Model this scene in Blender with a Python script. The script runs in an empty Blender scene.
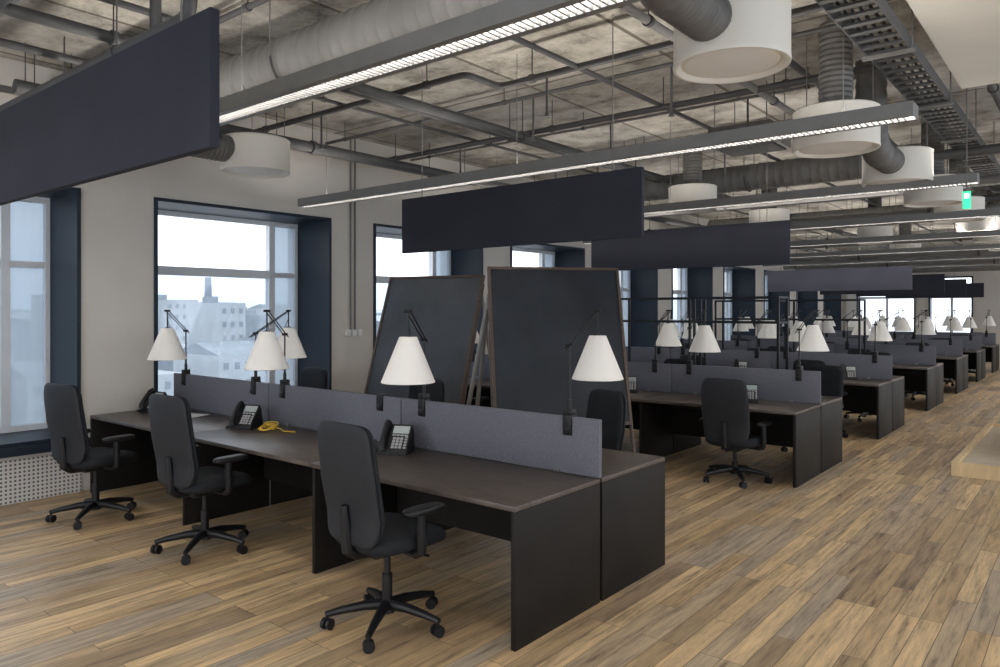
import bpy, bmesh, math, random
from mathutils import Vector, Matrix
random.seed(7)
S,C=math.sin(math.radians(39.3)),math.cos(math.radians(39.3))
F=734.0; H=1.7
def vw(px,z):
    r=(px-500)/F
    return (z*(C*r-S), z*(S*r+C))
COL=bpy.context.scene.collection
# ---------------------------------------------------------------- materials
def newmat(name):
    m=bpy.data.materials.new(name); m.use_nodes=True
    nt=m.node_tree; b=nt.nodes['Principled BSDF']
    return m,nt,b
def simple(name,col,rough=0.5,metal=0.0,nscale=8,namt=0.12,bump=0.0,bscale=60,stretch=None,spec=None):
    m,nt,b=newmat(name)
    N=nt.nodes; L=nt.links
    tc=N.new('ShaderNodeTexCoord'); mp=N.new('ShaderNodeMapping')
    L.new(tc.outputs['Object'],mp.inputs['Vector'])
    if stretch: mp.inputs['Scale'].default_value=stretch
    no=N.new('ShaderNodeTexNoise'); no.inputs['Scale'].default_value=nscale; no.inputs['Detail'].default_value=4
    L.new(mp.outputs['Vector'],no.inputs['Vector'])
    cr=N.new('ShaderNodeValToRGB')
    a=1-namt; c=1+namt
    cr.color_ramp.elements[0].position=0.3; cr.color_ramp.elements[1].position=0.7
    cr.color_ramp.elements[0].color=(col[0]*a,col[1]*a,col[2]*a,1)
    cr.color_ramp.elements[1].color=(min(1,col[0]*c),min(1,col[1]*c),min(1,col[2]*c),1)
    L.new(no.outputs['Fac'],cr.inputs['Fac']); L.new(cr.outputs['Color'],b.inputs['Base Color'])
    b.inputs['Roughness'].default_value=rough; b.inputs['Metallic'].default_value=metal
    if spec is not None: b.inputs['Specular IOR Level'].default_value=spec
    if bump>0:
        n2=N.new('ShaderNodeTexNoise'); n2.inputs['Scale'].default_value=bscale
        L.new(mp.outputs['Vector'],n2.inputs['Vector'])
        bp=N.new('ShaderNodeBump'); bp.inputs['Strength'].default_value=bump; bp.inputs['Distance'].default_value=0.01
        L.new(n2.outputs['Fac'],bp.inputs['Height']); L.new(bp.outputs['Normal'],b.inputs['Normal'])
    return m
def emis(name,col,st):
    m,nt,b=newmat(name)
    b.inputs['Base Color'].default_value=(*col,1)
    b.inputs['Emission Color'].default_value=(*col,1); b.inputs['Emission Strength'].default_value=st
    return m
M={}
M['wall']=simple('wall_plaster',(0.60,0.57,0.53),0.9,nscale=1.5,namt=0.04,bump=0.05)
M['navy']=simple('navy_metal',(0.012,0.020,0.034),0.5,nscale=3,namt=0.1,spec=0.3)
M['white']=simple('white_frame',(0.68,0.71,0.75),0.4,namt=0.03)
M['black']=simple('black_plastic',(0.008,0.008,0.010),0.45,namt=0.15,spec=0.35)
M['fabric']=simple('black_fabric',(0.015,0.017,0.021),0.85,nscale=200,namt=0.25,bump=0.25,bscale=500,spec=0.25)
M['shell']=simple('charcoal_shell',(0.018,0.020,0.025),0.6,nscale=30,namt=0.1,spec=0.3)
M['desktop']=simple('dark_oak_laminate',(0.076,0.061,0.053),0.38,nscale=6,namt=0.45,stretch=(1,14,1),spec=0.5)
M['deskside']=simple('black_brown_laminate',(0.011,0.0095,0.009),0.55,nscale=5,namt=0.2,spec=0.20)
M['felt']=simple('grey_felt',(0.138,0.142,0.168),0.95,nscale=150,namt=0.2,bump=0.2,bscale=600,spec=0.2)
M['panel']=simple('charcoal_acoustic',(0.032,0.034,0.046),0.9,nscale=2,namt=0.1,spec=0.2)
M['panel2']=simple('lilac_grey_acoustic',(0.11,0.11,0.145),0.9,nscale=2,namt=0.1)
M['shade']=simple('white_shade',(0.80,0.775,0.74),0.6,nscale=3,namt=0.02)
M['chrome']=simple('brushed_metal',(0.35,0.35,0.36),0.35,1.0)
M['duct']=simple('duct_metal',(0.18,0.175,0.17),0.6,0.1,nscale=3,namt=0.15)
M['duct2']=simple('flex_duct_metal',(0.125,0.12,0.115),0.6,0.1,nscale=10,namt=0.2)
M['pipe']=simple('painted_pipe',(0.060,0.060,0.063),0.55,0.0,nscale=3,namt=0.15)
M['pipe2']=simple('grey_pipe',(0.17,0.165,0.16),0.55,0.0,nscale=3,namt=0.15)
M['cream']=simple('cream_paint',(0.72,0.69,0.63),0.6,nscale=2,namt=0.03)
M['fixture']=simple('grey_fixture',(0.19,0.19,0.19),0.5,0.1,namt=0.06)
M['slate']=simple('chalkboard_slate',(0.015,0.019,0.026),0.45,nscale=2.5,namt=0.35,spec=0.3)
M['slate_sheen']=simple('chalkboard_slate_sheen',(0.052,0.060,0.074),0.40,nscale=1.6,namt=0.35,spec=0.35)  # lighter slate: the glossy board's grey reflection is painted into its colour
M['wood']=simple('dark_brown_wood',(0.070,0.046,0.034),0.55,nscale=5,namt=0.2,stretch=(1,1,8))
M['greywood']=simple('grey_easel',(0.22,0.21,0.20),0.5,nscale=5,namt=0.1)
M['ply']=simple('pale_wood',(0.66,0.50,0.29),0.6,nscale=3,namt=0.12,stretch=(6,1,1))
M['stone']=simple('pale_deck',(0.52,0.45,0.35),0.7,nscale=6,namt=0.08)
M['screen']=simple('phone_screen',(0.35,0.40,0.40),0.3,namt=0.05)
M['keys']=simple('silver_keys',(0.36,0.36,0.37),0.4,namt=0.05)
M['yellow']=simple('yellow_cable',(0.75,0.50,0.05),0.5,namt=0.05)
M['paper']=simple('white_paper',(0.75,0.75,0.75),0.7,namt=0.02)
M['steel']=simple('black_steel',(0.012,0.014,0.018),0.45,0.2,namt=0.1)
M['lamp']=emis('lamp_louver',(1.0,0.96,0.90),20.0)
M['lampup']=emis('uplight',(1.0,0.94,0.86),12.0)
M['green']=emis('green_sign',(0.03,0.55,0.25),1.2)
M['signwhite']=emis('sign_white',(0.9,0.95,0.9),1.2)
M['city1']=simple('city_haze_pale',(0.50,0.52,0.54),0.9,nscale=0.2,namt=0.12)  # city colours, ground too, paled towards blue-grey to paint in distance haze
M['city2']=simple('city_haze_grey',(0.34,0.37,0.40),0.9,nscale=0.2,namt=0.15)
M['city3']=simple('city_haze_windows',(0.30,0.33,0.37),0.5,nscale=0.2,namt=0.15)
M['cityg']=simple('city_ground',(0.44,0.47,0.50),0.9,nscale=0.05,namt=0.2)
def glassmat(name,tint,gl):
    m=bpy.data.materials.new(name); m.use_nodes=True; nt=m.node_tree; nt.nodes.clear()
    o=nt.nodes.new('ShaderNodeOutputMaterial'); t=nt.nodes.new('ShaderNodeBsdfTransparent'); g=nt.nodes.new('ShaderNodeBsdfGlossy')
    t.inputs['Color'].default_value=(*tint,1); g.inputs['Roughness'].default_value=0.05
    mx=nt.nodes.new('ShaderNodeMixShader'); mx.inputs['Fac'].default_value=gl
    nt.links.new(t.outputs[0],mx.inputs[1]); nt.links.new(g.outputs[0],mx.inputs[2]); nt.links.new(mx.outputs[0],o.inputs['Surface'])
    return m
M['glass']=glassmat('clear_glass',(0.90,0.91,0.92),0.04)
M['glasslow']=glassmat('tinted_glass',(0.62,0.66,0.70),0.04)
def sheer():
    m=bpy.data.materials.new('sheer_screen'); m.use_nodes=True; nt=m.node_tree; nt.nodes.clear()
    o=nt.nodes.new('ShaderNodeOutputMaterial'); t=nt.nodes.new('ShaderNodeBsdfTransparent'); d=nt.nodes.new('ShaderNodeBsdfTranslucent')
    t.inputs['Color'].default_value=(0.42,0.46,0.50,1); d.inputs['Color'].default_value=(0.42,0.46,0.50,1)
    w=nt.nodes.new('ShaderNodeTexNoise'); w.inputs['Scale'].default_value=3
    mr=nt.nodes.new('ShaderNodeMapRange'); mr.inputs['To Min'].default_value=0.35; mr.inputs['To Max'].default_value=0.5
    mx=nt.nodes.new('ShaderNodeMixShader')
    nt.links.new(w.outputs['Fac'],mr.inputs['Value']); nt.links.new(mr.outputs[0],mx.inputs['Fac'])
    nt.links.new(t.outputs[0],mx.inputs[1]); nt.links.new(d.outputs[0],mx.inputs[2]); nt.links.new(mx.outputs[0],o.inputs['Surface'])
    return m
M['sheer']=sheer()
def floormat():
    m,nt,b=newmat('vinyl_plank_floor'); N=nt.nodes; L=nt.links
    tc=N.new('ShaderNodeTexCoord'); mp=N.new('ShaderNodeMapping'); mp.inputs['Rotation'].default_value=(0,0,math.radians(90))
    L.new(tc.outputs['Object'],mp.inputs['Vector'])
    br=N.new('ShaderNodeTexBrick'); br.offset=0.37; br.offset_frequency=3
    br.inputs['Color1'].default_value=(0,0,0,1); br.inputs['Color2'].default_value=(1,1,1,1); br.inputs['Mortar'].default_value=(0.1,0.1,0.1,1)
    br.inputs['Scale'].default_value=1; br.inputs['Mortar Size'].default_value=0.0018
    br.inputs['Brick Width'].default_value=1.15; br.inputs['Row Height'].default_value=0.11
    L.new(mp.outputs['Vector'],br.inputs['Vector'])
    m2=N.new('ShaderNodeMapping'); m2.inputs['Scale'].default_value=(14,1.1,1); L.new(tc.outputs['Object'],m2.inputs['Vector'])
    addv=N.new('ShaderNodeVectorMath'); addv.operation='MULTIPLY_ADD'; addv.inputs[1].default_value=(7,7,7)
    L.new(br.outputs['Color'],addv.inputs[0]); L.new(m2.outputs['Vector'],addv.inputs[2])
    no=N.new('ShaderNodeTexNoise'); no.inputs['Scale'].default_value=1.7; no.inputs['Detail'].default_value=7; no.inputs['Roughness'].default_value=0.74
    L.new(addv.outputs[0],no.inputs['Vector'])
    r1=N.new('ShaderNodeValToRGB'); e=r1.color_ramp.elements
    e[0].position=0.0; e[0].color=(0.31,0.23,0.15,1); e[1].position=1.0; e[1].color=(0.62,0.46,0.275,1)
    x=e.new(0.3); x.color=(0.49,0.345,0.195,1); x=e.new(0.5); x.color=(0.39,0.325,0.25,1); x=e.new(0.75); x.color=(0.56,0.405,0.23,1)
    L.new(br.outputs['Color'],r1.inputs['Fac'])
    r2=N.new('ShaderNodeValToRGB'); e=r2.color_ramp.elements
    e[0].position=0.34; e[0].color=(0.42,0.40,0.40,1); e[1].position=0.62; e[1].color=(1.25,1.23,1.17,1)
    x=e.new(0.46); x.color=(0.88,0.87,0.87,1)
    L.new(no.outputs['Fac'],r2.inputs['Fac'])
    mx=N.new('ShaderNodeMixRGB'); mx.blend_type='MULTIPLY'; mx.inputs['Fac'].default_value=1
    L.new(r1.outputs['Color'],mx.inputs['Color1']); L.new(r2.outputs['Color'],mx.inputs['Color2'])
    mo=N.new('ShaderNodeMixRGB'); mo.inputs['Color2'].default_value=(0.11,0.075,0.05,1)
    L.new(br.outputs['Fac'],mo.inputs['Fac']); L.new(mx.outputs['Color'],mo.inputs['Color1'])
    L.new(mo.outputs['Color'],b.inputs['Base Color']); b.inputs['Roughness'].default_value=0.38
    b.inputs['Specular IOR Level'].default_value=0.38
    return m
M['floor']=floormat()
def ceilmat():
    m,nt,b=newmat('raw_concrete_ceiling'); N=nt.nodes; L=nt.links
    tc=N.new('ShaderNodeTexCoord')
    n1=N.new('ShaderNodeTexNoise'); n1.inputs['Scale'].default_value=1.3; n1.inputs['Detail'].default_value=9; n1.inputs['Roughness'].default_value=0.78
    L.new(tc.outputs['Object'],n1.inputs['Vector'])
    r=N.new('ShaderNodeValToRGB'); e=r.color_ramp.elements
    e[0].position=0.38; e[0].color=(0.17,0.155,0.135,1); e[1].position=0.63; e[1].color=(0.60,0.575,0.53,1)
    x=e.new(0.49); x.color=(0.40,0.375,0.335,1)
    L.new(n1.outputs['Fac'],r.inputs['Fac'])
    br=N.new('ShaderNodeTexBrick'); br.offset=0.0; br.inputs['Color1'].default_value=(0.78,0.78,0.78,1); br.inputs['Color2'].default_value=(1.12,1.12,1.10,1)
    br.inputs['Mortar'].default_value=(0.36,0.34,0.31,1); br.inputs['Scale'].default_value=1; br.inputs['Mortar Size'].default_value=0.02
    br.inputs['Brick Width'].default_value=1.45; br.inputs['Row Height'].default_value=2.89
    L.new(tc.outputs['Object'],br.inputs['Vector'])
    mx=N.new('ShaderNodeMixRGB'); mx.blend_type='MULTIPLY'; mx.inputs['Fac'].default_value=1
    L.new(r.outputs['Color'],mx.inputs['Color1']); L.new(br.outputs['Color'],mx.inputs['Color2'])
    L.new(mx.outputs['Color'],b.inputs['Base Color']); b.inputs['Roughness'].default_value=0.9
    bp=N.new('ShaderNodeBump'); bp.inputs['Strength'].default_value=0.5; bp.inputs['Distance'].default_value=0.03
    L.new(n1.outputs['Fac'],bp.inputs['Height']); L.new(bp.outputs['Normal'],b.inputs['Normal'])
    return m
M['ceil']=ceilmat()
def perfmat():
    m,nt,b=newmat('perforated_white_metal'); N=nt.nodes; L=nt.links
    tc=N.new('ShaderNodeTexCoord'); sp=N.new('ShaderNodeSeparateXYZ'); L.new(tc.outputs['Object'],sp.inputs[0])
    def cell(o):
        a=N.new('ShaderNodeMath'); a.operation='MULTIPLY'; a.inputs[1].default_value=28; L.new(o,a.inputs[0])
        f=N.new('ShaderNodeMath'); f.operation='FRACT'; L.new(a.outputs[0],f.inputs[0])
        s=N.new('ShaderNodeMath'); s.operation='SUBTRACT'; s.inputs[1].default_value=0.5; L.new(f.outputs[0],s.inputs[0])
        mm=N.new('ShaderNodeMath'); mm.operation='MULTIPLY'; L.new(s.outputs[0],mm.inputs[0]); L.new(s.outputs[0],mm.inputs[1])
        return mm
    a=cell(sp.outputs['Y']); c=cell(sp.outputs['Z'])
    s=N.new('ShaderNodeMath'); s.operation='ADD'; L.new(a.outputs[0],s.inputs[0]); L.new(c.outputs[0],s.inputs[1])
    g=N.new('ShaderNodeMath'); g.operation='LESS_THAN'; g.inputs[1].default_value=0.075; L.new(s.outputs[0],g.inputs[0])
    mx=N.new('ShaderNodeMixRGB'); mx.inputs['Color1'].default_value=(0.62,0.61,0.60,1); mx.inputs['Color2'].default_value=(0.10,0.10,0.11,1)
    L.new(g.outputs[0],mx.inputs['Fac']); L.new(mx.outputs[0],b.inputs['Base Color']); b.inputs['Roughness'].default_value=0.5
    return m
M['perf']=perfmat()
# ---------------------------------------------------------------- mesh helpers
def box(bm,x0,x1,y0,y1,z0,z1,mtx=None,bev=0):
    vs=[bm.verts.new((x,y,z)) for z in (z0,z1) for y in (y0,y1) for x in (x0,x1)]
    idx=[(0,2,3,1),(4,5,7,6),(0,1,5,4),(2,6,7,3),(0,4,6,2),(1,3,7,5)]
    fs=[bm.faces.new([vs[i] for i in f]) for f in idx]
    if bev>0:
        es=list({e for f in fs for e in f.edges})
        r=bmesh.ops.bevel(bm,geom=es,offset=bev,segments=2,affect='EDGES',profile=0.5)
        vs=list({v for v in r['verts']}|{v for v in vs if v.is_valid})
    if mtx is not None: bmesh.ops.transform(bm,matrix=mtx,verts=[v for v in vs if v.is_valid])
def sweep(bm,pts,radii,seg=12,cap=True):
    pts=[Vector(p) for p in pts]
    if not hasattr(radii,'__len__'): radii=[radii]*len(pts)
    rings=[]; up=None
    for i,p in enumerate(pts):
        if i==0: t=pts[1]-p
        elif i==len(pts)-1: t=p-pts[i-1]
        else: t=(pts[i+1]-p).normalized()+(p-pts[i-1]).normalized()
        t.normalize()
        if up is None:
            up=Vector((0,0,1)) if abs(t.z)<0.9 else Vector((1,0,0))
        a=t.cross(up)
        if a.length<1e-4: a=t.cross(Vector((0,1,0.1)))
        a.normalize(); bb=a.cross(t).normalized(); up=bb
        rings.append([bm.verts.new(p+radii[i]*(math.cos(2*math.pi*k/seg)*a+math.sin(2*math.pi*k/seg)*bb)) for k in range(seg)])
    for i in range(len(rings)-1):
        for k in range(seg):
            bm.faces.new((rings[i][k],rings[i][(k+1)%seg],rings[i+1][(k+1)%seg],rings[i+1][k]))
    if cap:
        bm.faces.new(rings[0][::-1]); bm.faces.new(rings[-1])
def cyl(bm,p0,p1,r0,r1=None,seg=16): sweep(bm,[p0,p1],[r0,r0 if r1 is None else r1],seg)
def lathe(bm,prof,seg=32,c=(0,0,0)):
    rings=[]
    for r,z in prof:
        rings.append([bm.verts.new((c[0]+r*math.cos(2*math.pi*k/seg),c[1]+r*math.sin(2*math.pi*k/seg),c[2]+z)) for k in range(seg)] if r>1e-5 else [bm.verts.new((c[0],c[1],c[2]+z))])
    for a,b in zip(rings,rings[1:]):
        for k in range(seg):
            k2=(k+1)%seg
            if len(a)==1 and len(b)==1: continue
            if len(a)==1: bm.faces.new((a[0],b[k2],b[k]))
            elif len(b)==1: bm.faces.new((a[k],a[k2],b[0]))
            else: bm.faces.new((a[k],a[k2],b[k2],b[k]))
def pad(bm,w,h,t,ex=4.5,fn=None,seg=44):
    ss=[0.35,0.6,0.8,0.9,0.96,0.99,1.0]
    def pt(s,a):
        ca,sa=math.cos(a),math.sin(a)
        u=math.copysign(abs(ca)**(2/ex),ca)*w/2*s; v=math.copysign(abs(sa)**(2/ex),sa)*h/2*s
        return u,v
    def th(s): return t/2*math.sqrt(max(0,1-s**9))
    order=[(s,1) for s in ss]+[(s,-1) for s in ss[-2::-1]]
    top=bm.verts.new(fn(0,0,t/2)); bot=bm.verts.new(fn(0,0,-t/2))
    rings=[]
    for s,sg in order:
        rr=[]
        for k in range(seg):
            u,v=pt(s,2*math.pi*k/seg); rr.append(bm.verts.new(fn(u,v,sg*th(s))))
        rings.append(rr)
    for k in range(seg):
        bm.faces.new((top,rings[0][k],rings[0][(k+1)%seg])); bm.faces.new((bot,rings[-1][(k+1)%seg],rings[-1][k]))
    for a,b in zip(rings,rings[1:]):
        for k in range(seg):
            bm.faces.new((a[k],b[k],b[(k+1)%seg],a[(k+1)%seg]))
def mk(name,bm,mat,parent=None,loc=(0,0,0),rot=0,label=None,cat=None,kind=None,group=None,smooth=True,ang=0.6):
    bmesh.ops.recalc_face_normals(bm,faces=bm.faces)
    if smooth:
        for f in bm.faces: f.smooth=True
        for e in bm.edges:
            if len(e.link_faces)==2 and e.calc_face_angle(0)>ang: e.smooth=False
    me=bpy.data.meshes.new(name); bm.to_mesh(me); bm.free()
    me.materials.append(mat)
    o=bpy.data.objects.new(name,me); COL.objects.link(o)
    o.location=loc; o.rotation_euler=(0,0,rot)
    if parent: o.parent=parent
    if label: o['label']=label
    if cat: o['category']=cat
    if kind: o['kind']=kind
    if group: o['group']=group
    return o
def empty(name,loc,rot=0,label=None,cat=None,group=None):
    o=bpy.data.objects.new(name,None); o.empty_display_size=0.1; COL.objects.link(o)
    o.location=loc; o.rotation_euler=(0,0,rot)
    if label:o['label']=label
    if cat:o['category']=cat
    if group:o['group']=group
    return o
def copytree(o,loc,rot=None,label=None,parent=None):
    n=o.copy(); COL.objects.link(n)
    if parent is not None: n.parent=parent
    if loc is not None: n.location=loc
    if rot is not None: n.rotation_euler=(0,0,rot)
    if label: n['label']=label
    for ch in list(o.children): copytree(ch,None,None,None,n)
    return n
B=bmesh.new
# ---------------------------------------------------------------- room shell
XW=-7.4; XG=-8.1; YF=29.0; ZC=3.9; XR=3.0; YB=-3.0
WY=[(0.63+2.89*k,2.83+2.89*k) for k in range(-1,10)]
ZS,ZT=0.5,2.84
bm=B(); box(bm,XW-0.9,XR,YB,YF,-0.2,0); mk('floor',bm,M['floor'],kind='structure',label='wood-look vinyl plank floor in golden and grey brown')
bm=B(); box(bm,XW-0.9,XR+0.2,YB-0.2,YF+0.9,ZC,ZC+0.25); mk('ceiling',bm,M['ceil'],kind='structure',label='raw stained concrete ceiling slab')
bm=B(); box(bm,XW-0.9,XW,YB,YF,0,ZS); box(bm,XW-0.9,XW,YB,YF,ZT,ZC)
prev=YB
for a,b in WY:
    a2=max(a,YB)
    if a2>prev: box(bm,XW-0.9,XW,prev,a2,ZS,ZT)
    prev=b
box(bm,XW-0.9,XW,prev,YF,ZS,ZT)
mk('wall_left',bm,M['wall'],kind='structure',label='beige plastered wall with deep window openings',smooth=False)
bm=B(); Z0r,Z1r=0.35,3.3  # right wall is out of view; its large openings are added for sky fill
box(bm,XR,XR+0.3,YB,YF,0,Z0r); box(bm,XR,XR+0.3,YB,YF,Z1r,ZC)
prev=YB
for a,b in WY:
    a2=max(a,YB+0.01); box(bm,XR,XR+0.3,prev,a2,Z0r,Z1r); prev=b
box(bm,XR,XR+0.3,prev,YF,Z0r,Z1r)
mk('wall_right',bm,M['wall'],kind='structure',smooth=False)
bm=B(); box(bm,XW-0.9,-6.5,YB-0.2,YB,0,ZC); box(bm,2.4,XR+0.2,YB-0.2,YB,0,ZC); box(bm,-6.5,2.4,YB-0.2,YB,0,Z0r); box(bm,-6.5,2.4,YB-0.2,YB,Z1r,ZC)
for x in (-4.0,-1.6,0.5): box(bm,x,x+0.3,YB-0.2,YB,Z0r,Z1r)  # unseen back wall openings, added to bring in more sky fill
mk('wall_back',bm,M['wall'],kind='structure',smooth=False)
FW=[(-6.9,-5.0),(-4.6,-3.3)]
bm=B(); box(bm,XW-0.9,XR+0.2,YF,YF+0.5,0,ZS); box(bm,XW-0.9,XR+0.2,YF,YF+0.5,ZT,ZC)
px_=XW-0.9
for a,b in FW: box(bm,px_,a,YF,YF+0.5,ZS,ZT); px_=b
box(bm,px_,XR+0.2,YF,YF+0.5,ZS,ZT)
mk('wall_far',bm,M['wall'],kind='structure',smooth=False)
wn=0
for (a,b) in WY:
    if a<YB: a=YB+0.02
    wn+=1
    e=empty('window_%d'%wn,(XG,a,ZS)); e['kind']='structure'; e['label']='tall window with white inner frame and deep navy surround'
    w=b-a; h=ZT-ZS
    bm=B(); t=0.035; d=XW-XG+0.02
    box(bm,-0.02,d,0,t,0,h); box(bm,-0.02,d,w-t,w,0,h); box(bm,-0.02,d,t,w-t,h-t,h); box(bm,-0.02,d+0.02,t,w-t,0,t)
    mk('window_casing',bm,M['navy'],e,smooth=False,label='navy metal window surround')
    ym=w-0.42; zm=1.64; f=0.055
    bm=B()
    box(bm,0,0.07,t,t+f,t,h-t); box(bm,0,0.07,w-t-0.04,w-t,t,h-t); box(bm,0,0.07,t+f,w-t-0.04,h-t-f,h-t); box(bm,0,0.07,t+f,w-t-0.04,t,t+f)
    box(bm,-0.01,0.08,ym-0.04,ym+0.04,t+f,h-t-f); box(bm,0,0.07,t+f,ym-0.04,zm-0.05,zm+0.05); box(bm,0,0.06,ym+0.04,w-t-0.04,zm-0.03,zm+0.03)
    mk('window_frame',bm,M['white'],e,smooth=False,label='white window frame with transom')
    bm=B(); box(bm,0.03,0.036,t+f,ym-0.04,zm+0.05,h-t-f); mk('window_pane',bm,M['glass'],e,smooth=False)
    bm=B(); box(bm,0.03,0.036,t+f,ym-0.04,t+f,zm-0.05); mk('window_pane',bm,M['glasslow'],e,smooth=False)
    bm=B(); box(bm,0.02,0.023,ym+0.04,w-t-0.04,t+f,h-t-f); mk('roller_screen',bm,M['sheer'],e,smooth=False,label='sheer blue-grey roller screen')
for (a,b) in FW:
    wn+=1
    e=empty('window_%d'%wn,(a,YF+0.3,ZS)); e['kind']='structure'; w=b-a; h=ZT-ZS
    bm=B(); t=0.05
    box(bm,0,t,-0.32,0.02,0,h); box(bm,w-t,w,-0.32,0.02,0,h); box(bm,t,w-t,-0.32,0.02,h-t,h); box(bm,t,w-t,-0.34,0.02,0,t)
    mk('window_casing',bm,M['navy'],e,smooth=False)
    bm=B(); box(bm,t,w-t,-0.03,0.02,1.6,1.68); box(bm,w/2-0.04,w/2+0.04,-0.03,0.02,t,1.6); mk('window_frame',bm,M['white'],e,smooth=False)
    bm=B(); box(bm,t,w-t,0,0.006,t,1.6); mk('window_pane',bm,M['glass'],e,smooth=False)
for (a,b) in WY:  # unseen windows added in the right wall so fill daylight comes in
    if a<YB: a=YB+0.02
    wn+=1
    e=empty('window_%d'%wn,(XR+0.1,a,Z0r)); e['kind']='structure'; w=b-a; h=Z1r-Z0r
    bm=B(); t=0.06
    box(bm,0,0.08,0,t,0,h); box(bm,0,0.08,w-t,w,0,h); box(bm,0,0.08,t,w-t,0,t); box(bm,0,0.08,t,w-t,h-t,h); box(bm,0,0.08,t,w-t,1.6,1.68)
    mk('window_frame',bm,M['white'],e,smooth=False)
for i,(a,b) in enumerate(WY[:2]):
    bm2=B(); box(bm2,0,0.02,0,b-max(a,YB+.1),0,0.38,bev=0.003)
    mk('radiator_cover',bm2,M['perf'],loc=(XW+0.005,max(a,YB+.1),0.002),label='perforated white metal radiator cover below the window',cat='radiator cover',group='radiator covers',smooth=False)
bm=B(); box(bm,XW,XW+0.10,YB+.1,3.0,0.425,0.5,bev=0.004); mk('trim_1',bm,M['navy'],kind='structure',label='navy window sill',smooth=False)
bm=B(); box(bm,-0.9,XR,3.0,7.2,3.55,ZC); mk('trim_2',bm,M['cream'],kind='structure',label='cream boxed ceiling soffit',smooth=False)
bm=B(); box(bm,-2.2,-1.6,26.0,26.6,0,ZC); mk('trim_3',bm,M['wall'],kind='structure',label='beige square column',smooth=False)
# ---------------------------------------------------------------- desks
XL=-7.28; XE=-2.25; DW=(XE-XL)/3; ZD=0.72; DD=0.81
def bench(flip):
    sg=-1 if not flip else 1
    e=empty('bench_desk',(0,0,0),label='long dark laminate bench desk with closed side panels',cat='desk',group='bench desks')
    def yb(a,b):
        a,b=sg*a,sg*b
        return (min(a,b),max(a,b))
    for i in range(3):
        x0=XL+i*DW; bm=B(); y0,y1=yb(0.012,DD)
        box(bm,x0+0.0015,x0+DW-0.0015,y0,y1,ZD-0.028,ZD,bev=0.002)
        mk('desktop',bm,M['desktop'],e,label='dark brown wood-grain desktop')
    for i in range(4):
        x=XL+i*DW; a=-0.015; b=0.015
        if i==0: a,b=0,0.03
        if i==3: a,b=-0.03,0
        y0,y1=yb(0.012,DD-(0.0 if i in(0,3) else 0.03)); bm=B(); box(bm,x+a,x+b,y0,y1,0,ZD-0.029,bev=0.002)
        mk('side_panel',bm,M['deskside'],e)
    for i in range(3):
        bm=B(); y0,y1=yb(0.06,0.08); box(bm,XL+i*DW+0.03,XL+(i+1)*DW-0.03,y0,y1,0.25,ZD-0.03); mk('modesty_panel',bm,M['deskside'],e,smooth=False)
        bm=B(); y0,y1=yb(0.10,0.26); box(bm,XL+i*DW+0.15,XL+(i+1)*DW-0.15,y0,y1,ZD-0.13,ZD-0.10); 
        for xx in (XL+i*DW+0.2,XL+(i+1)*DW-0.22): box(bm,xx,xx+0.02,y0,y1,ZD-0.10,ZD-0.029)
        mk('cable_tray',bm,M['black'],e,smooth=False)
    return e
fr=bench(False); re=bench(True)
def screen_panel():
    e=empty('desk_screen',(0,0,0),label='grey felt desk divider screen',cat='desk divider',group='desk divider screens')
    bm=B(); box(bm,0.004,DW-0.004,-0.018,0.018,0.0,0.34,bev=0.006); mk('felt_panel',bm,M['felt'],e)
    for x in (0.22,DW-0.22):
        bm=B(); box(bm,x-0.03,x+0.03,-0.034,0.034,0.23,0.352,bev=0.004); box(bm,x-0.022,x+0.022,-0.042,0.042,0.245,0.28,bev=0.003)
        mk('power_socket',bm,M['black'],e,label='black clip-on power socket')
    for x in (0.3,DW-0.3):
        bm=B(); box(bm,x-0.02,x+0.02,-0.03,0.03,0.001,0.02,bev=0.002)
        mk('bracket',bm,M['chrome'],e,smooth=False)
    return e
sc=screen_panel()
ROWS=[3.68,8.02,11.4,14.9,18.15,21.3,24.5]
for i,y in enumerate(ROWS):
    if i==0:
        fr.location=(0,y,0); re.location=(0,y,0)
    else:
        copytree(fr,(0,y,0)); copytree(re,(0,y,0))
    for k in range(3):
        l=(XL+k*DW,y,ZD+0.001)
        if i==0 and k==0: sc.location=l
        else: copytree(sc,l)
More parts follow.
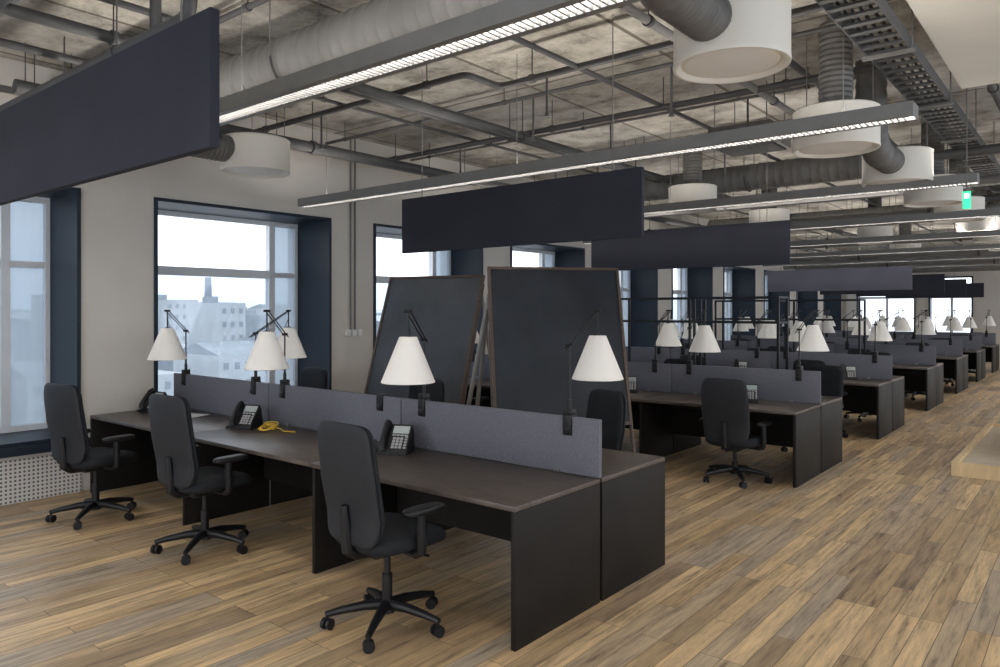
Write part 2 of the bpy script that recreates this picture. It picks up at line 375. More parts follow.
# ---------------------------------------------------------------- lamps
def lamp(shx,shy):
    e=empty('desk_lamp',(0,0,0),label='black jointed-arm desk lamp with white cone shade',cat='lamp',group='desk lamps')
    bm=B(); box(bm,-0.03,0.03,-0.03,0.03,0.0,0.035,bev=0.004); cyl(bm,(0,0,0.03),(0,0,0.09),0.014); mk('clamp',bm,M['black'],e)
    dz=-0.03
    tip=Vector((shx,shy,0.62)); el=Vector((0.0,0.0,0.42))
    bm=B(); cyl(bm,(0,0,0.08),tuple(el),0.006,seg=8); cyl(bm,(0.0,0.0,0.08),(0.0,0.0,0.2),0.009,seg=10); mk('lower_arm',bm,M['black'],e)
    bm=B(); d=(tip-el).normalized(); n=Vector((0,0,1)).cross(d).normalized()*0.012
    cyl(bm,tuple(el-d*0.08+n),tuple(tip+n),0.0045,seg=8); cyl(bm,tuple(el-d*0.08-n),tuple(tip-n),0.0045,seg=8)
    cyl(bm,tuple(el-n*2),tuple(el+n*2),0.011,seg=10); cyl(bm,tuple(tip-n*2),tuple(tip+n*2),0.010,seg=10)
    mk('upper_arm',bm,M['black'],e)
    bm=B(); cyl(bm,tuple(tip),(shx,shy,0.47+dz),0.006,seg=8); cyl(bm,(shx,shy,0.50+dz),(shx,shy,0.44+dz),0.02,0.028,seg=14)
    cyl(bm,(shx,shy,0.55),(shx-shx*0.12,shy-shy*0.12,0.46),0.0035,seg=6)
    mk('shade_holder',bm,M['black'],e)
    bm=B(); lathe(bm,[(0.055,0.49+dz),(0.168,0.210+dz),(0.164,0.207+dz),(0.051,0.484+dz)],36,(shx,shy,0)); 
    lathe(bm,[(0.055,0.49+dz),(0.02,0.492+dz)],36,(shx,shy,0))
    mk('lamp_shade',bm,M['shade'],e)
    bm=B(); lathe(bm,[(0,0.30),(0.02,0.305),(0.032,0.33),(0.028,0.36),(0.016,0.39),(0.014,0.42),(0,0.42)],16,(shx,shy,-0.02)); mk('bulb',bm,M['paper'],e)
    return e
LF=lamp(0.40,-0.50); LR=lamp(-0.06,0.42); LZ=ZD+0.353
used=[0,0]
def putlamp(proto,ix,loc,rot=0):
    if used[ix]==0: proto.location=loc; proto.rotation_euler=(0,0,rot); used[ix]=1
    else: copytree(proto,loc,rot)
for i,y in enumerate(ROWS):
    for k,x in enumerate((XL+0.22,XL+DW+0.22,XL+2*DW+0.22)): putlamp(LF,0,(x,y,LZ),(0.17,0.09,-0.04)[k] if i==0 else random.uniform(-0.08,0.05))
    for k,x in enumerate((XE-0.22,XL+DW-0.22) if i==0 else (XE-0.22,XL+2*DW-0.22,XL+DW-0.22)): putlamp(LR,1,(x,y,LZ),(0.01,0.1)[k] if i==0 else random.uniform(-0.2,0.1))
# ---------------------------------------------------------------- office chair (faces +Y)
def chair(dz=0.0):
    e=empty('office_chair',(0,0,0),label='black swivel office chair with armrests and five-star base',cat='chair',group='office chairs')
    bm=B(); cyl(bm,(0,0,0.075),(0,0,0.14),0.045,0.035)
    for k in range(5):
        a=2*math.pi*k/5+0.3; ca,sa=math.cos(a),math.sin(a)
        pts=[(0.02*ca,0.02*sa,0.115),(0.12*ca,0.12*sa,0.115),(0.24*ca,0.24*sa,0.098),(0.325*ca,0.325*sa,0.08)]
        sweep(bm,pts,[0.030,0.026,0.021,0.016],10)
    base=mk('star_base',bm,M['black'],e)
    for k in range(5):
        a=2*math.pi*k/5+0.3; ca,sa=math.cos(a),math.sin(a); cx,cy=0.315*ca,0.315*sa
        t=a+1.1+k; dx,dy=math.cos(t),math.sin(t); px,py=-dy,dx
        bm=B()
        for s in (-1,1):
            c=Vector((cx+s*0.016*px,cy+s*0.016*py,0.030)); o=Vector((px,py,0))*0.010
            cyl(bm,tuple(c-o),tuple(c+o),0.030,seg=20)
        cyl(bm,(cx,cy,0.03),(cx,cy,0.085),0.009,seg=8)
        cyl(bm,(cx-0.02*px,cy-0.02*py,0.03),(cx+0.02*px,cy+0.02*py,0.03),0.008,seg=8)
        mk('caster',bm,M['black'],base)
    bm=B(); cyl(bm,(0,0,0.13),(0,0,0.28+dz),0.028); cyl(bm,(0,0,0.27+dz),(0,0,0.42+dz),0.018); mk('gas_column',bm,M['black'],e)
    bm=B(); box(bm,-0.09,0.09,-0.14,0.12,0.40+dz,0.455+dz,bev=0.012)
    cyl(bm,(0.08,0.04,0.425+dz),(0.27,0.06,0.42+dz),0.007,seg=8)
    sweep(bm,[(0,-0.10,0.43+dz),(0,-0.20,0.435+dz),(0,-0.255,0.47+dz),(0,-0.265,0.56+dz),(0,-0.275,0.70+dz)],[0.035,0.035,0.035,0.03,0.02],10)
    mk('tilt_mechanism',bm,M['black'],e)
    def fs(u,v,n): 
        z=0.485+n+0.012*(u/0.24)**2+dz
        if v>0.12: z-=((v-0.12)/0.12)**2*0.025
        return (u,v+0.02,z)
    bm=B(); pad(bm,0.51,0.50,0.10,4.2,fs); mk('seat',bm,M['fabric'],e)
    def fb(off):
        def f(u,v,n):
            k=1-0.05*max(0,(v/0.31))-0.10*max(0,(-v-0.05)/0.26)**2
            lum=0.035*math.exp(-((v+0.16)/0.16)**2)
            y=-0.25-0.040*((v+0.31)/0.62)+lum+0.28*u*u+off
            return (u*k,y+n,0.81+v+dz)
        return f
    bm=B(); pad(bm,0.465,0.62,0.055,7.0,fb(0.014)); mk('backrest',bm,M['fabric'],e)
    bm=B(); pad(bm,0.475,0.63,0.03,7.0,fb(-0.015)); mk('back_shell',bm,M['shell'],e,label='charcoal plastic back shell')
    for s in (-1,1):
        bm=B()
        sweep(bm,[(s*0.08,0.0,0.44+dz),(s*0.24,0.0,0.435+dz),(s*0.285,0.0,0.46+dz),(s*0.29,-0.005,0.52+dz),(s*0.29,-0.01,0.66+dz)],[0.02,0.022,0.024,0.026,0.022],10)
        def fa(u,v,n,s=s): return (s*0.29+u,v+0.01,0.675+n+dz)
        pad(bm,0.09,0.26,0.038,3.5,fa,28)
        mk('armrest',bm,M['black'],e)
    return e
protos={0:chair(0),1:chair(-0.085)}
firsts={0:True,1:True}
def putchair(x,y,deg,label=None,v=0):
    c=protos[v]
    if firsts[v]:
        c.location=(x,y,0); c.rotation_euler=(0,0,math.radians(deg)); firsts[v]=False
        if label: c['label']=label
    else: copytree(c,(x,y,0),math.radians(deg),label)
putchair(-2.98,2.68,-4,'black swivel office chair pulled out from the desk')
putchair(-4.93,2.71,4,'black swivel office chair pulled out from the desk'); putchair(-6.36,2.55,10,'black swivel office chair standing near the window')
for x,y,a in ((-3.24,4.98,160),(-5.05,4.78,180),(-6.98,4.9,182)): putchair(x,y,a,v=1)
putchair(-2.82,7.14,0,v=1); putchair(-4.6,7.0,10,v=1); putchair(-6.3,7.0,-8,v=1)
putchair(-2.62,8.98,165,v=1); putchair(-4.4,8.98,186,v=1); putchair(-6.1,9.0,178,v=1)
for i in (2,3,4,5,6):
    y=ROWS[i]
    for x in (-3.0,-4.7,-6.4):
        if i>4 and x<-4: continue
        putchair(x+random.uniform(-.15,.15),y-0.98+random.uniform(-.02,.06),random.uniform(-25,20),v=1)
        putchair(x+random.uniform(-.15,.15)+0.2,y+1.0+random.uniform(-.06,.05),180+random.uniform(-25,25),v=1)
# ---------------------------------------------------------------- phones
def phone():
    e=empty('desk_phone',(0,0,0),label='black desk telephone with grey keys and display',cat='telephone',group='desk telephones')
    bm=B(); prof=[(-0.07,0.0),(0.09,0.0),(0.07,0.14),(0.048,0.175),(-0.07,0.022)]
    vs=[[bm.verts.new((x,y,z)) for y,z in prof] for x in (-0.095,0.095)]
    bm.faces.new(vs[0]); bm.faces.new(vs[1][::-1])
    for k in range(5): bm.faces.new((vs[0][k],vs[1][k],vs[1][(k+1)%5],vs[0][(k+1)%5]))
    bmesh.ops.bevel(bm,geom=list(bm.edges),offset=0.004,segments=2,affect='EDGES')
    mk('phone_body',bm,M['black'],e)
    ang=math.atan2(0.153,0.118); T=Matrix.Translation((0,-0.07,0.022))@Matrix.Rotation(ang,4,'X')
    bm=B(); box(bm,-0.02,0.085,0.125,0.175,-0.002,0.004,T,bev=0.0); mk('phone_screen',bm,M['screen'],e,smooth=False)
    bm=B()
    for r in range(4):
        for c in range(3): box(bm,-0.01+c*0.024,0.008+c*0.024,0.022+r*0.020,0.036+r*0.020,0,0.006,T)
    for r in range(5): box(bm,0.068,0.085,0.022+r*0.019,0.034+r*0.019,0,0.005,T)
    for c in range(4): box(bm,-0.018+c*0.026,0.002+c*0.026,0.108,0.117,0,0.005,T)
    mk('keypad',bm,M['keys'],e,smooth=False)
    bm=B(); pts=[(-0.062,0.01,0.01),(-0.062,0.03,0.028),(-0.062,0.095,0.036),(-0.062,0.165,0.028),(-0.062,0.188,0.01)]
    pts=[tuple(T@Vector(p)) for p in pts]
    sweep(bm,pts,[0.026,0.022,0.017,0.022,0.026],14); mk('handset',bm,M['black'],e)
    bm=B(); cp=[]
    for k in range(160):
        t=k/159; cp.append((-0.10-0.03*math.sin(t*math.pi)+0.007*math.cos(k*1.2),-0.09+0.15*t,0.010+0.007*math.sin(k*1.2)))
    sweep(bm,cp,0.0022,5); mk('coiled_cord',bm,M['black'],e)
    return e
ph=phone(); ph.scale=(1.1,1.1,1.1)
pp=[(-3.74,3.44,26),(-5.50,3.38,22),(-7.06,3.36,10),(-4.35,7.72,26),(-2.9,7.7,20),(-6.0,7.72,25),(-2.75,11.1,20),(-4.3,11.1,15)]
for i,(x,y,a) in enumerate(pp):
    if i==0: ph.location=(x,y,ZD); ph.rotation_euler=(0,0,math.radians(a))
    else: copytree(ph,(x,y,ZD),math.radians(a))
bm=B(); pts=[]
for k in range(120):
    t=k/119*2*math.pi*3.5; r=0.055+0.008*math.sin(t*0.7); pts.append((r*math.cos(t),r*1.3*math.sin(t),0.006+0.05*k/119*abs(math.sin(t*0.5+0.5))))
pts+= [(0.10,0.05,0.01),(0.18,0.02,0.005),(0.28,0.06,0.005)]
sweep(bm,pts,0.005,6); mk('cable_coil',bm,M['yellow'],loc=(-5.26,3.44,ZD+0.002),label='coiled yellow network cable lying on the desk',cat='cable')
bm=B(); box(bm,-0.11,0.11,-0.15,0.15,0,0.004); mk('paper_sheet',bm,M['paper'],loc=(-6.5,3.42,ZD+0.001),rot=0.4,label='white paper sheets lying on the desk',cat='paper',smooth=False)
# ---------------------------------------------------------------- blackboards
def board(loc,rot,label,W=1.23,zt=2.10,zb=0.76,lean_=0.34,mat='slate',sp=(0.2,0.2)):
    e=empty('chalkboard_easel',loc,rot,label,'chalkboard','chalkboard easels')
    yt,yb_=0.0,-lean_
    def P(z): return yt+(yb_-yt)*(zt-z)/(zt-zb)
    lean=math.atan2(-(yb_-yt),(zt-zb))
    T=Matrix.Translation((0,P(zb),zb))@Matrix.Rotation(-lean,4,'X')
    L=math.hypot(zt-zb,yb_)
    bm=B(); box(bm,-W/2+0.02,W/2-0.02,-0.008,0.008,0.02,L-0.02,T); mk('chalkboard',bm,M[mat],e,smooth=False,label='matt black writing surface')
    bm=B(); f=0.026
    box(bm,-W/2,-W/2+f,-0.018,0.018,0,L,T); box(bm,W/2-f,W/2,-0.018,0.018,0,L,T)
    box(bm,-W/2+f,W/2-f,-0.018,0.018,0,f,T); box(bm,-W/2+f,W/2-f,-0.018,0.018,L-f,L,T)
    mk('board_frame',bm,M['wood'],e,smooth=False,label='dark brown wooden frame')
    for s in (-1,1):
        x=s*(W/2-0.02)
        bm=B(); y0=P(0.0); sweep(bm,[(x,P(zt-0.1)+0.04,zt-0.1),(x+s*0.03,y0+0.04,0.012)],0.018,8); mk('leg',bm,M['wood'],e,label='brown easel leg')
        bm=B(); q=sp[0] if s<0 else sp[1]; sweep(bm,[(x,P(zt-0.25)+0.07,zt-0.25),(x+s*q,0.30,0.012)],0.022,8); mk('leg',bm,M['greywood'],e,label='grey rear easel leg')
        bm=B(); sweep(bm,[(x,P(zt-0.25)+0.07,zt-0.25),(x+s*q*0.45,0.42,0.012)],0.020,8); mk('leg',bm,M['greywood'],e,label='grey rear easel leg')
    bm=B(); cyl(bm,(-W/2+0.02,P(zt-0.25)+0.06,zt-0.25),(W/2-0.02,P(zt-0.25)+0.06,zt-0.25),0.014)
    mk('crossbar',bm,M['greywood'],e)
    return e
x,y=vw(553.5,6.95); board((x,y,0),math.radians(39.3+10),'black chalkboard with brown frame on a leaning easel stand',1.27,sp=(0.30,0.1),lean_=0.40,zb=0.66)
x,y=vw(436,8.30); board((x,y,0),math.radians(39.3-28),'black chalkboard with painted grey reflection, on easel standing beside a wider board',1.26,2.08,0.72,0.50,'slate_sheen',(0.1,0.12))
def rack(x,y):
    e=empty('metal_shelf_frame',(x,y,0),label='open black steel shelving frame',cat='shelving frame',group='steel shelving frames')
    w,d,h=1.15,0.35,1.88
    for sx in (0,w):
        for sy in (0,d):
            bm=B(); box(bm,sx-0.015,sx+0.015,sy-0.015,sy+0.015,0,h); mk('post',bm,M['steel'],e,smooth=False)
    for z in (0.35,1.52,h-0.03):
        bm=B()
        for sy in (0,d): box(bm,0.015,w-0.015,sy-0.012,sy+0.012,z,z+0.03)
        for sx in (0,w): box(bm,sx-0.012,sx+0.012,0.015,d-0.015,z,z+0.03)
        mk('rail',bm,M['steel'],e,smooth=False)
    return e
r0=rack(-5.60,9.63)
copytree(r0,(-4.38,9.63,0)); copytree(r0,(-5.5,13.0,0)); copytree(r0,(-4.2,13.0,0))
# ---------------------------------------------------------------- hanging acoustic panels
def hpanel(y,z0,z1,x0,x1,mat):
    e=empty('hanging_acoustic_panel',(x0,y,z0),label='charcoal rectangular acoustic panel hung from the ceiling',cat='acoustic panel',group='hanging acoustic panels')
    w=x1-x0
    bm=B(); box(bm,0,w,-0.02,0.02,0,z1-z0,bev=0.004); mk('panel_board',bm,mat,e)
    for x in (0.25,w-0.25):
        bm=B(); cyl(bm,(x,0,z1-z0-0.02),(x,0,ZC-z0),0.004,seg=6); mk('hanging_rod',bm,M['pipe2'],e)
hpanel(1.43,2.30,2.815,-5.4,-2.53,M['panel'])
hpanel(4.76,2.23,2.735,-5.07,-2.56,M['panel'])
hpanel(8.19,2.20,2.68,-5.15,-2.62,M['panel'])
for y in (14.2,17.6,20.8,24.2): hpanel(y,2.05,2.45,-4.96,-2.5,M['panel2'] if y<15 else M['panel'])
# ---------------------------------------------------------------- linear lights
def fixture(y,x0=-6.9,x1=-0.86):
    z=2.85
    e=empty('linear_pendant_light',(x0,y,z),label='long grey suspended linear light with white louver',cat='ceiling light',group='linear pendant lights')
    w=x1-x0
    bm=B()
    box(bm,0,w,-0.085,-0.045,0.0,0.085); box(bm,0,w,0.045,0.085,0.0,0.085); box(bm,0,w,-0.045,0.045,0.055,0.07)
    box(bm,-0.004,0,-0.085,0.085,0,0.085); box(bm,w,w+0.004,-0.085,0.085,0,0.085)
    mk('light_housing',bm,M['fixture'],e,smooth=False)
    bm=B(); box(bm,0.01,w-0.01,-0.028,0.028,0.03,0.05); mk('light_tube',bm,M['lamp'],e,smooth=False,label='glowing white light strip')
    bm=B()
    n=int(w/0.035)-1
    for k in range(n): box(bm,0.03+k*0.035,0.038+k*0.035,-0.045,0.045,0.001,0.025)
    mk('louver',bm,M['pipe2'],e,smooth=False)
    bm=B(); box(bm,0.05,w-0.05,-0.04,0.04,0.0705,0.076); mk('uplight_strip',bm,M['lampup'],e,smooth=False)
    for x in (0.4,w/2,w-0.4):
        bm=B(); cyl(bm,(x,0,0.07),(x,0,ZC-z),0.003,seg=6); mk('suspension_wire',bm,M['pipe2'],e)
for y in (-0.6,2.36,4.97,7.88,10.77,13.66,16.55,19.44,22.33,25.22): fixture(y)  # first one hangs unseen behind the camera, added to light the near floor
# ---------------------------------------------------------------- diffuser drums
def drum(var):
    e=empty('ceiling_air_diffuser',(0,0,0),label='round cream air diffuser drum hanging below duct',cat='air diffuser',group='round air diffusers')
    bm=B(); lathe(bm,[(0.0,0.03),(0.26,0.02),(0.285,0.0),(0.30,0.0),(0.303,0.012),(0.30,0.03),(0.30,0.27),(0.303,0.29),(0.29,0.30),(0.0,0.31)],48); mk('diffuser_drum',bm,M['cream'],e,ang=0.5)
    bm=B(); lathe(bm,[(0.0,0.008),(0.12,0.010),(0.24,0.016),(0.25,0.024),(0,0.026)],40); mk('diffuser_plate',bm,M['shade'],e,label='white perforated diffuser plate')
    bm=B()
    if var==0:
        base=[(0,-0.27,0.16)]+[(0,-0.3-0.02*k,0.17) for k in range(22)]
        base+=[(0,-0.74-0.28*math.sin(a),0.45-0.28*math.cos(a)) for a in [math.pi/2*k/10 for k in range(1,11)]]
        base+=[(0,-1.02,0.45+0.05*k) for k in range(1,9)]
        base+=[(0,-1.02,0.90)]
    else:
        base=[(0,0,0.30+0.02*k) for k in range(33)]
    rad=[0.115+(0.008 if k%2 else 0) for k in range(len(base))]
    sweep(bm,base,rad,24); mk('flexible_duct',bm,M['duct2'],e,label='ribbed grey flexible duct')
    for a in (0.6,2.7):
        bm=B(); cyl(bm,(0.27*math.cos(a),0.27*math.sin(a),0.29),(0.27*math.cos(a),0.27*math.sin(a),0.95),0.004,seg=6); mk('hanging_rod',bm,M['pipe2'],e)
    return e
dr=[drum(0),drum(1)]; fd=[1,1]
dl=[(-1.53,3.82,0,3.0),(-1.54,5.86,1,2.90),(-1.5,7.8,0,2.90),(-1.52,9.85,1,2.94),(-1.52,11.9,1,2.94),(-1.52,13.9,1,2.94),(-1.52,16,1,2.94),(-1.52,18.4,1,2.94),(-5.95,3.76,0,2.95),(-4.03,8.8,1,2.97),(-4.03,11.6,1,2.96),(-3.3,15.2,1,2.96),(-3.3,18,1,2.96)]
for (x,y,a,z) in dl:
    if fd[a]: dr[a].location=(x,y,z); fd[a]=0
    else: copytree(dr[a],(x,y,z))
# ---------------------------------------------------------------- ducts, pipes
def spiral_duct(name,p0,p1,r,label,mat,pitch=0.11,ridge=0.006):
    p0=Vector(p0);p1=Vector(p1);L=(p1-p0).length;n=int(L/pitch); d=(p1-p0)/L
    e=empty(name,tuple(p0),label=label,cat='air duct',group='ventilation ducts')
    pts=[];rad=[]
    for k in range(n+1):
        s=k*pitch
        for o,rr in ((0,r),(0.008,r+ridge),(0.016,r)):
            if s+o<L: pts.append(tuple(d*(s+o))); rad.append(rr)
    bm=B(); sweep(bm,pts,rad,32); mk('duct_body',bm,mat,e,ang=1.2)
    k=0.5
    while k<L:
        c=d*k; side=d.cross(Vector((0,0,1)))
        for s in (-1,1):
            q=c+side*s*(r+0.012)
            bm=B(); cyl(bm,tuple(q),(q.x,q.y,ZC-p0.z),0.005,seg=6); mk('hanging_rod',bm,M['pipe2'],e)
        bm=B(); pts2=[tuple(c+side*math.cos(t)*(r+0.012)+Vector((0,0,1))*math.sin(t)*(r+0.012)) for t in [math.pi*j/12+math.pi for j in range(13)]]
        sweep(bm,pts2,0.008,6); mk('duct_strap',bm,M['pipe'],e)
        k+=2.2
spiral_duct('spiral_duct',(-7.0,3.02,3.40),(-0.4,3.02,3.40),0.185,'large grey spiral-wound ventilation duct',M['duct'])
spiral_duct('spiral_duct',(-6.3,9.6,3.45),(-1.9,9.6,3.45),0.17,'large grey spiral-wound ventilation duct',M['duct'])
spiral_duct('spiral_duct',(-6.3,14.62,3.4),(-1.9,14.62,3.4),0.17,'large grey spiral-wound ventilation duct',M['duct'])
def pipe(pts,r,mat,label='painted metal pipe under the ceiling',hang=2.4,grp='ceiling pipes',drops=()):
    p0=Vector(pts[0]); e=empty('ceiling_pipe',tuple(p0),label=label,cat='pipe',group=grp)
    P=[Vector(p)-p0 for p in pts]
    Q=[P[0]]
    for i in range(1,len(P)-1):
        a=(P[i-1]-P[i]).normalized()*min(2.2*r+0.02,(P[i-1]-P[i]).length*.4); b=(P[i+1]-P[i]).normalized()*min(2.2*r+0.02,(P[i+1]-P[i]).length*.4)
        for t in (0,0.25,0.5,0.75,1): Q.append(P[i]+a*(1-t)**2+b*t**2)
    Q.append(P[-1])
    bm=B(); sweep(bm,Q,r,14)
    mk('pipe_run',bm,mat,e)
    for a,b in zip(P,P[1:]):
        L=(b-a).length; d=(b-a).normalized()
        if abs(d.z)>0.5 or L<0.8: continue
        s=0.35
        while s<L-0.1:
            c=a+d*s; bm=B()
            cyl(bm,tuple(c-d*0.02),tuple(c+d*0.02),r*1.25+0.002,seg=14)
            cyl(bm,(c.x,c.y,c.z+r),(c.x,c.y,ZC-p0.z),0.005,seg=6)
            mk('pipe_hanger',bm,M['pipe'],e); s+=hang
    for (x,y) in drops:
        bm=B(); lx,ly=x-p0.x,y-p0.y; zb=3.28-p0.z
        cyl(bm,(lx,ly,0),(lx,ly,zb+0.03),0.010,seg=10); cyl(bm,(lx,ly,zb+0.04),(lx,ly,zb),0.012,0.016,seg=12); cyl(bm,(lx,ly,zb),(lx,ly,zb-0.004),0.028,seg=14)
        mk('sprinkler_head',bm,M['pipe'],e,label='small sprinkler head on a vertical drop')
pipe([(-4.65,3.3,3.50),(-4.65,28,3.50)],0.045,M['pipe'])
pipe([(-4.82,3.3,3.52),(-4.82,28,3.52)],0.032,M['pipe'])
pipe([(-6.45,2.0,3.42),(-6.45,28,3.42)],0.055,M['pipe'])
pipe([(-7.1,2.0,3.55),(-7.1,28,3.55)],0.03,M['pipe2'])
pipe([(-3.2,3.6,3.62),(-3.2,28,3.62)],0.022,M['pipe'])
pipe([(-2.3,4.0,3.60),(-2.3,28,3.60)],0.03,M['pipe2'])
pipe([(-5.6,3.9,3.66),(-5.6,20,3.66)],0.018,M['pipe'])
pipe([(-1.92,4.3,3.68),(-1.92,28,3.68)],0.026,M['pipe'])
pipe([(-7.2,4.45,3.62),(-4.0,4.45,3.62),(-4.0,4.88,3.62),(-1.3,4.88,3.62)],0.028,M['pipe'],drops=((-3.5,4.88),(-2.0,4.88),(-5.9,4.45)))
pipe([(-7.2,5.5,3.70),(-1.3,5.5,3.70)],0.018,M['pipe'],drops=((-4.1,5.5),(-2.7,5.5)))
pipe([(-7.2,6.3,3.6),(-1.3,6.3,3.6)],0.03,M['pipe'],drops=((-5.75,6.3),))
pipe([(-7.2,6.9,3.72),(-1.3,6.9,3.72)],0.015,M['pipe2'],drops=((-4.1,6.9),(-2.6,6.9)))
pipe([(-7.2,8.3,3.66),(-1.3,8.3,3.66)],0.022,M['pipe'],drops=((-5.8,8.3),(-3.4,8.3)))
pipe([(-7.2,10.9,3.3),(-1.3,10.9,3.3)],0.06,M['pipe2'])
pipe([(-7.2,11.2,3.3),(-1.3,11.2,3.3)],0.04,M['pipe'])
pipe([(-7.2,13.0,3.2),(-1.0,13.0,3.2)],0.07,M['duct'])
pipe([(-7.2,16.3,3.1),(2.8,16.3,3.1)],0.09,M['duct'])
pipe([(-7.2,19.0,3.0),(2.8,19.0,3.0)],0.10,M['duct'])
pipe([(-7.2,22.0,3.0),(2.8,22.0,3.0)],0.12,M['duct'])
pipe([(-7.2,25.0,2.95),(2.8,25.0,2.95)],0.14,M['duct'])
pipe([(-1.8,8.75,3.30),(2.8,8.75,3.30)],0.05,M['pipe'])
pipe([(-1.8,9.05,3.34),(2.8,9.05,3.34)],0.03,M['pipe2'])
pipe([(-1.8,10.4,3.24),(2.8,10.4,3.24)],0.06,M['pipe2'])
pipe([(-1.8,12.4,3.28),(2.8,12.4,3.28)],0.05,M['pipe'])
pipe([(-1.8,14.4,3.28),(2.8,14.4,3.28)],0.07,M['pipe'])
pipe([(-0.75,7.6,3.7),(-0.75,28,3.7)],0.035,M['pipe'])
pipe([(-7.2,2.55,3.55),(-5.2,2.55,3.55),(-5.2,1.5,3.55),(-2.6,1.5,3.55)],0.04,M['pipe'])
pipe([(-7.2,2.2,3.35),(-4.6,2.2,3.35),(-4.6,2.2,3.75),(-2.4,2.2,3.75)],0.035,M['pipe'])
pipe([(-7.2,1.9,3.2),(-3.6,1.9,3.2),(-3.6,1.9,3.85)],0.035,M['pipe'])
pipe([(-7.2,1.7,3.7),(-2.2,1.7,3.7)],0.02,M['pipe2'])
pipe([(-5.0,0.8,3.72),(-5.0,2.8,3.72)],0.025,M['pipe'])
pipe([(-6.1,0.6,3.62),(-6.1,2.75,3.62)],0.03,M['pipe'])
pipe([(-7.2,2.75,3.74),(-2.0,2.75,3.74)],0.022,M['pipe'])
# fan coil unit above the desks
e=empty('fan_coil_unit',(-3.05,7.02,3.32),label='grey ceiling fan coil unit with slatted grille',cat='fan coil unit')
bm=B(); box(bm,0,0.62,0,0.62,0.02,0.20,bev=0.006); mk('unit_casing',bm,M['duct2'],e)
bm=B(); 
for k in range(11): box(bm,0.03,0.59,0.03+k*0.052,0.05+k*0.052,0.0,0.02)
mk('grille',bm,M['pipe'],e,smooth=False)
for x_ in (0.05,0.57):
    for y_ in (0.05,0.57):
        bm=B(); cyl(bm,(x_,y_,0.19),(x_,y_,ZC-3.32),0.005,seg=6); mk('hanging_rod',bm,M['pipe2'],e)
def tray(x,y0,y1,z,w=0.26):
    e=empty('cable_ladder_tray',(x,y0,z),label='dark perforated steel cable tray under the ceiling',cat='cable tray',group='cable trays')
    L=y1-y0
    bm=B(); box(bm,-w/2,-w/2+0.006,0,L,0,0.09); box(bm,w/2-0.006,w/2,0,L,0,0.09)
    k=0.1
    while k<L-0.06: box(bm,-w/2+0.006,w/2-0.006,k,k+0.05,0.005,0.02); k+=0.16
    mk('tray_body',bm,M['pipe'],e,smooth=False)
    for j in range(4):
        bm=B(); sweep(bm,[(-0.075+j*0.05+0.01*math.sin(t*1.7+j),t,0.035+0.006*math.sin(t*2+j*2)) for t in [L*q/30 for q in range(31)]],0.011,6)
        mk('cable',bm,M['black'],e)
    k=0.6 if L>2 else 0.1
    while k<L:
        for s in (-1,1):
            bm=B(); cyl(bm,(s*(w/2+0.01),k,0),(s*(w/2+0.01),k,ZC-z),0.006,seg=6); mk('hanging_rod',bm,M['pipe2'],e)
        bm=B(); box(bm,-w/2-0.03,w/2+0.03,k-0.02,k+0.02,-0.02,0.0); mk('support_bar',bm,M['pipe2'],e,smooth=False); k+=1.6
tray(-1.10,3.25,27,3.42)
e=empty('wall_conduit',(XW,6.02,0.9),label='vertical grey conduit with junction boxes on the wall',cat='conduit')
for k,o in enumerate((0,0.07)):
    bm=B(); cyl(bm,(0.02,o,0.55),(0.02,o,3.0),0.011,seg=10); mk('conduit_pipe',bm,M['pipe2'],e)
for o in (-0.04,0.05,0.14):
    bm=B(); box(bm,0,0.04,o-0.035,o+0.035,0.47,0.55,bev=0.004); mk('junction_box',bm,M['paper'],e)
e=empty('exit_sign',(-0.90,7.5,2.58),label='hanging green emergency exit sign',cat='exit sign')
bm=B(); box(bm,-0.03,0.03,-0.01,0.01,0,0.15,bev=0.003); mk('sign_plate',bm,M['green'],e)
bm=B(); box(bm,-0.018,0.018,-0.013,-0.0105,0.09,0.13); mk('sign_pictogram',bm,M['signwhite'],e,smooth=False)
bm=B(); cyl(bm,(0,0,0.14),(0,0,ZC-2.58),0.005,seg=6); mk('hanging_rod',bm,M['pipe2'],e)
e=empty('wooden_platform',(-1.19,8.78,0),label='low two-step wooden platform with pale deck',cat='platform')
bm=B(); box(bm,0.05,3.4,0.05,3.3,0,0.10); mk('platform_deck',bm,M['stone'],e,smooth=False)
bm=B(); box(bm,0,3.43,0,0.05,0,0.14); box(bm,0,0.05,0.05,3.33,0,0.14); box(bm,0.05,3.43,3.3,3.33,0,0.14); mk('platform_edge',bm,M['ply'],e,smooth=False)
bm=B(); box(bm,0.50,3.3,0.85,2.9,0.10,0.34,bev=0.005); mk('upper_step',bm,M['ply'],e)
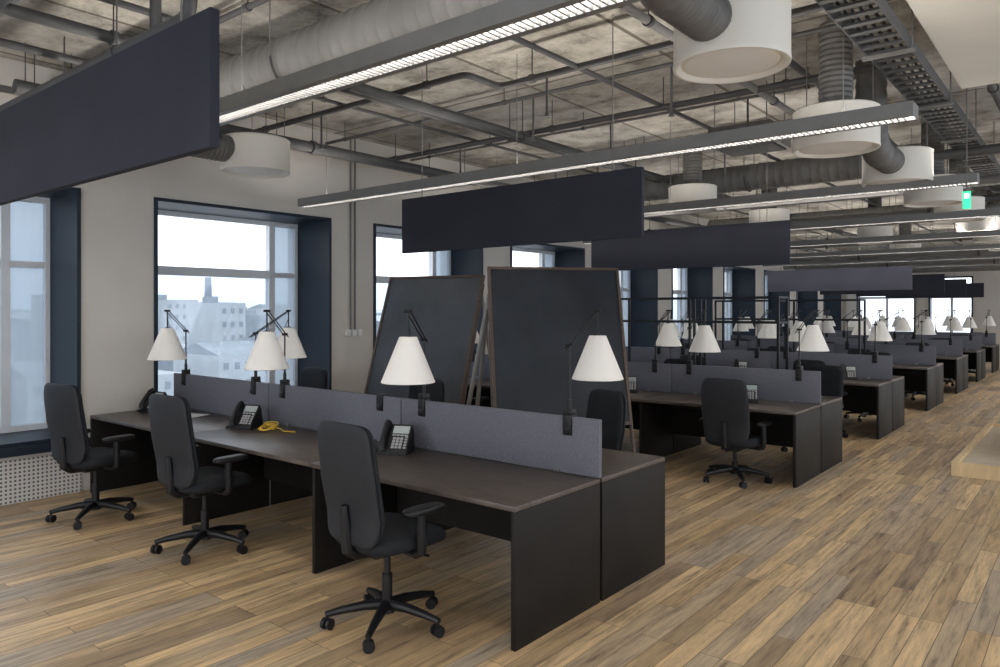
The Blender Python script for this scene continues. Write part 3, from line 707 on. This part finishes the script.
# ---------------------------------------------------------------- outside city
bm=B(); box(bm,-1500,-12,-500,1500,-19,-18); mk('city_ground',bm,M['cityg'],label='hazy city ground outside the windows',cat='ground',smooth=False)
random.seed(11)
cnt=0
for (d,step) in ((105,13),(140,17),(185,24),(250,34),(340,50)):
    yy=-5
    while yy<d*1.9+20:
        w=random.uniform(8,12)*(1+d/250); dd=step*random.uniform(0.5,0.85)
        h=19.7+d*random.uniform(-0.09,-0.045)
        if d>=185: h=19.7+d*random.uniform(-0.03,0.006)
        if random.random()<0.14 and d>130: h=19.7+d*random.uniform(0.008,0.022); dd*=0.6
        e=empty('city_building',(-d-w,yy,-18),label='hazy grey city building seen through the windows',cat='building',group='city buildings')
        mb=M['city1'] if random.random()<0.6 else M['city2']
        bm=B(); box(bm,0,w,0,dd,0,h); mk('building_body',bm,mb,e,smooth=False)
        bm=B(); k=h-2.2; q0=0.8
        while k>h-12 and k>2:
            q=q0
            while q<dd-1.2: box(bm,w,w+0.08,q,q+0.8,k,k+1.1); q+=1.9
            k-=2.8
        mk('window_rows',bm,M['city3'],e,smooth=False)
        if random.random()<0.55:
            bm=B(); r=h
            vs=[bm.verts.new(p) for p in ((0,0,r),(w,0,r),(w,dd,r),(0,dd,r),(w/2,0,r+1.8),(w/2,dd,r+1.8))]
            for f in ((0,1,4),(1,2,5,4),(2,3,5),(3,0,4,5),(3,2,1,0)): bm.faces.new([vs[q] for q in f])
            mk('building_roof',bm,M['city2'] if mb is M['city1'] else M['city1'],e,smooth=False)
        else:
            bm=B(); box(bm,w*.3,w*.6,dd*.2,dd*.45,h,h+1.4); mk('roof_box',bm,M['city2'],e,smooth=False)
        if cnt%6==2:
            bm=B(); cyl(bm,(w*.3,dd*.6,h),(w*.3,dd*.6,h+d*0.045),0.5+d/250,0.35+d/300); mk('chimney',bm,M['city3'],e)
        cnt+=1; yy+=step
# ---------------------------------------------------------------- world
w=bpy.data.worlds.new('World'); bpy.context.scene.world=w; w.use_nodes=True; nt=w.node_tree; nt.nodes.clear()
o=nt.nodes.new('ShaderNodeOutputWorld'); bg=nt.nodes.new('ShaderNodeBackground'); tc=nt.nodes.new('ShaderNodeTexCoord'); sp=nt.nodes.new('ShaderNodeSeparateXYZ'); r=nt.nodes.new('ShaderNodeValToRGB')
nt.links.new(tc.outputs['Generated'],sp.inputs[0]); nt.links.new(sp.outputs['Z'],r.inputs['Fac'])
r.color_ramp.elements[0].position=0.0; r.color_ramp.elements[0].color=(0.68,0.75,0.83,1)
r.color_ramp.elements[1].position=0.12; r.color_ramp.elements[1].color=(0.97,0.98,1.0,1)
nt.links.new(r.outputs['Color'],bg.inputs['Color']); bg.inputs['Strength'].default_value=2.3; nt.links.new(bg.outputs[0],o.inputs['Surface'])
# ---------------------------------------------------------------- camera
cd=bpy.data.cameras.new('Camera'); cam=bpy.data.objects.new('Camera',cd); COL.objects.link(cam)
cam.location=(0,0,H); cam.rotation_euler=(math.radians(90),0,math.radians(39.3))
cd.sensor_width=36; cd.lens=26.42; cd.shift_y=-0.0235; cd.clip_end=3000
bpy.context.scene.camera=cam
bpy.context.scene.view_settings.view_transform='Standard'
bpy.context.scene.view_settings.exposure=0.75
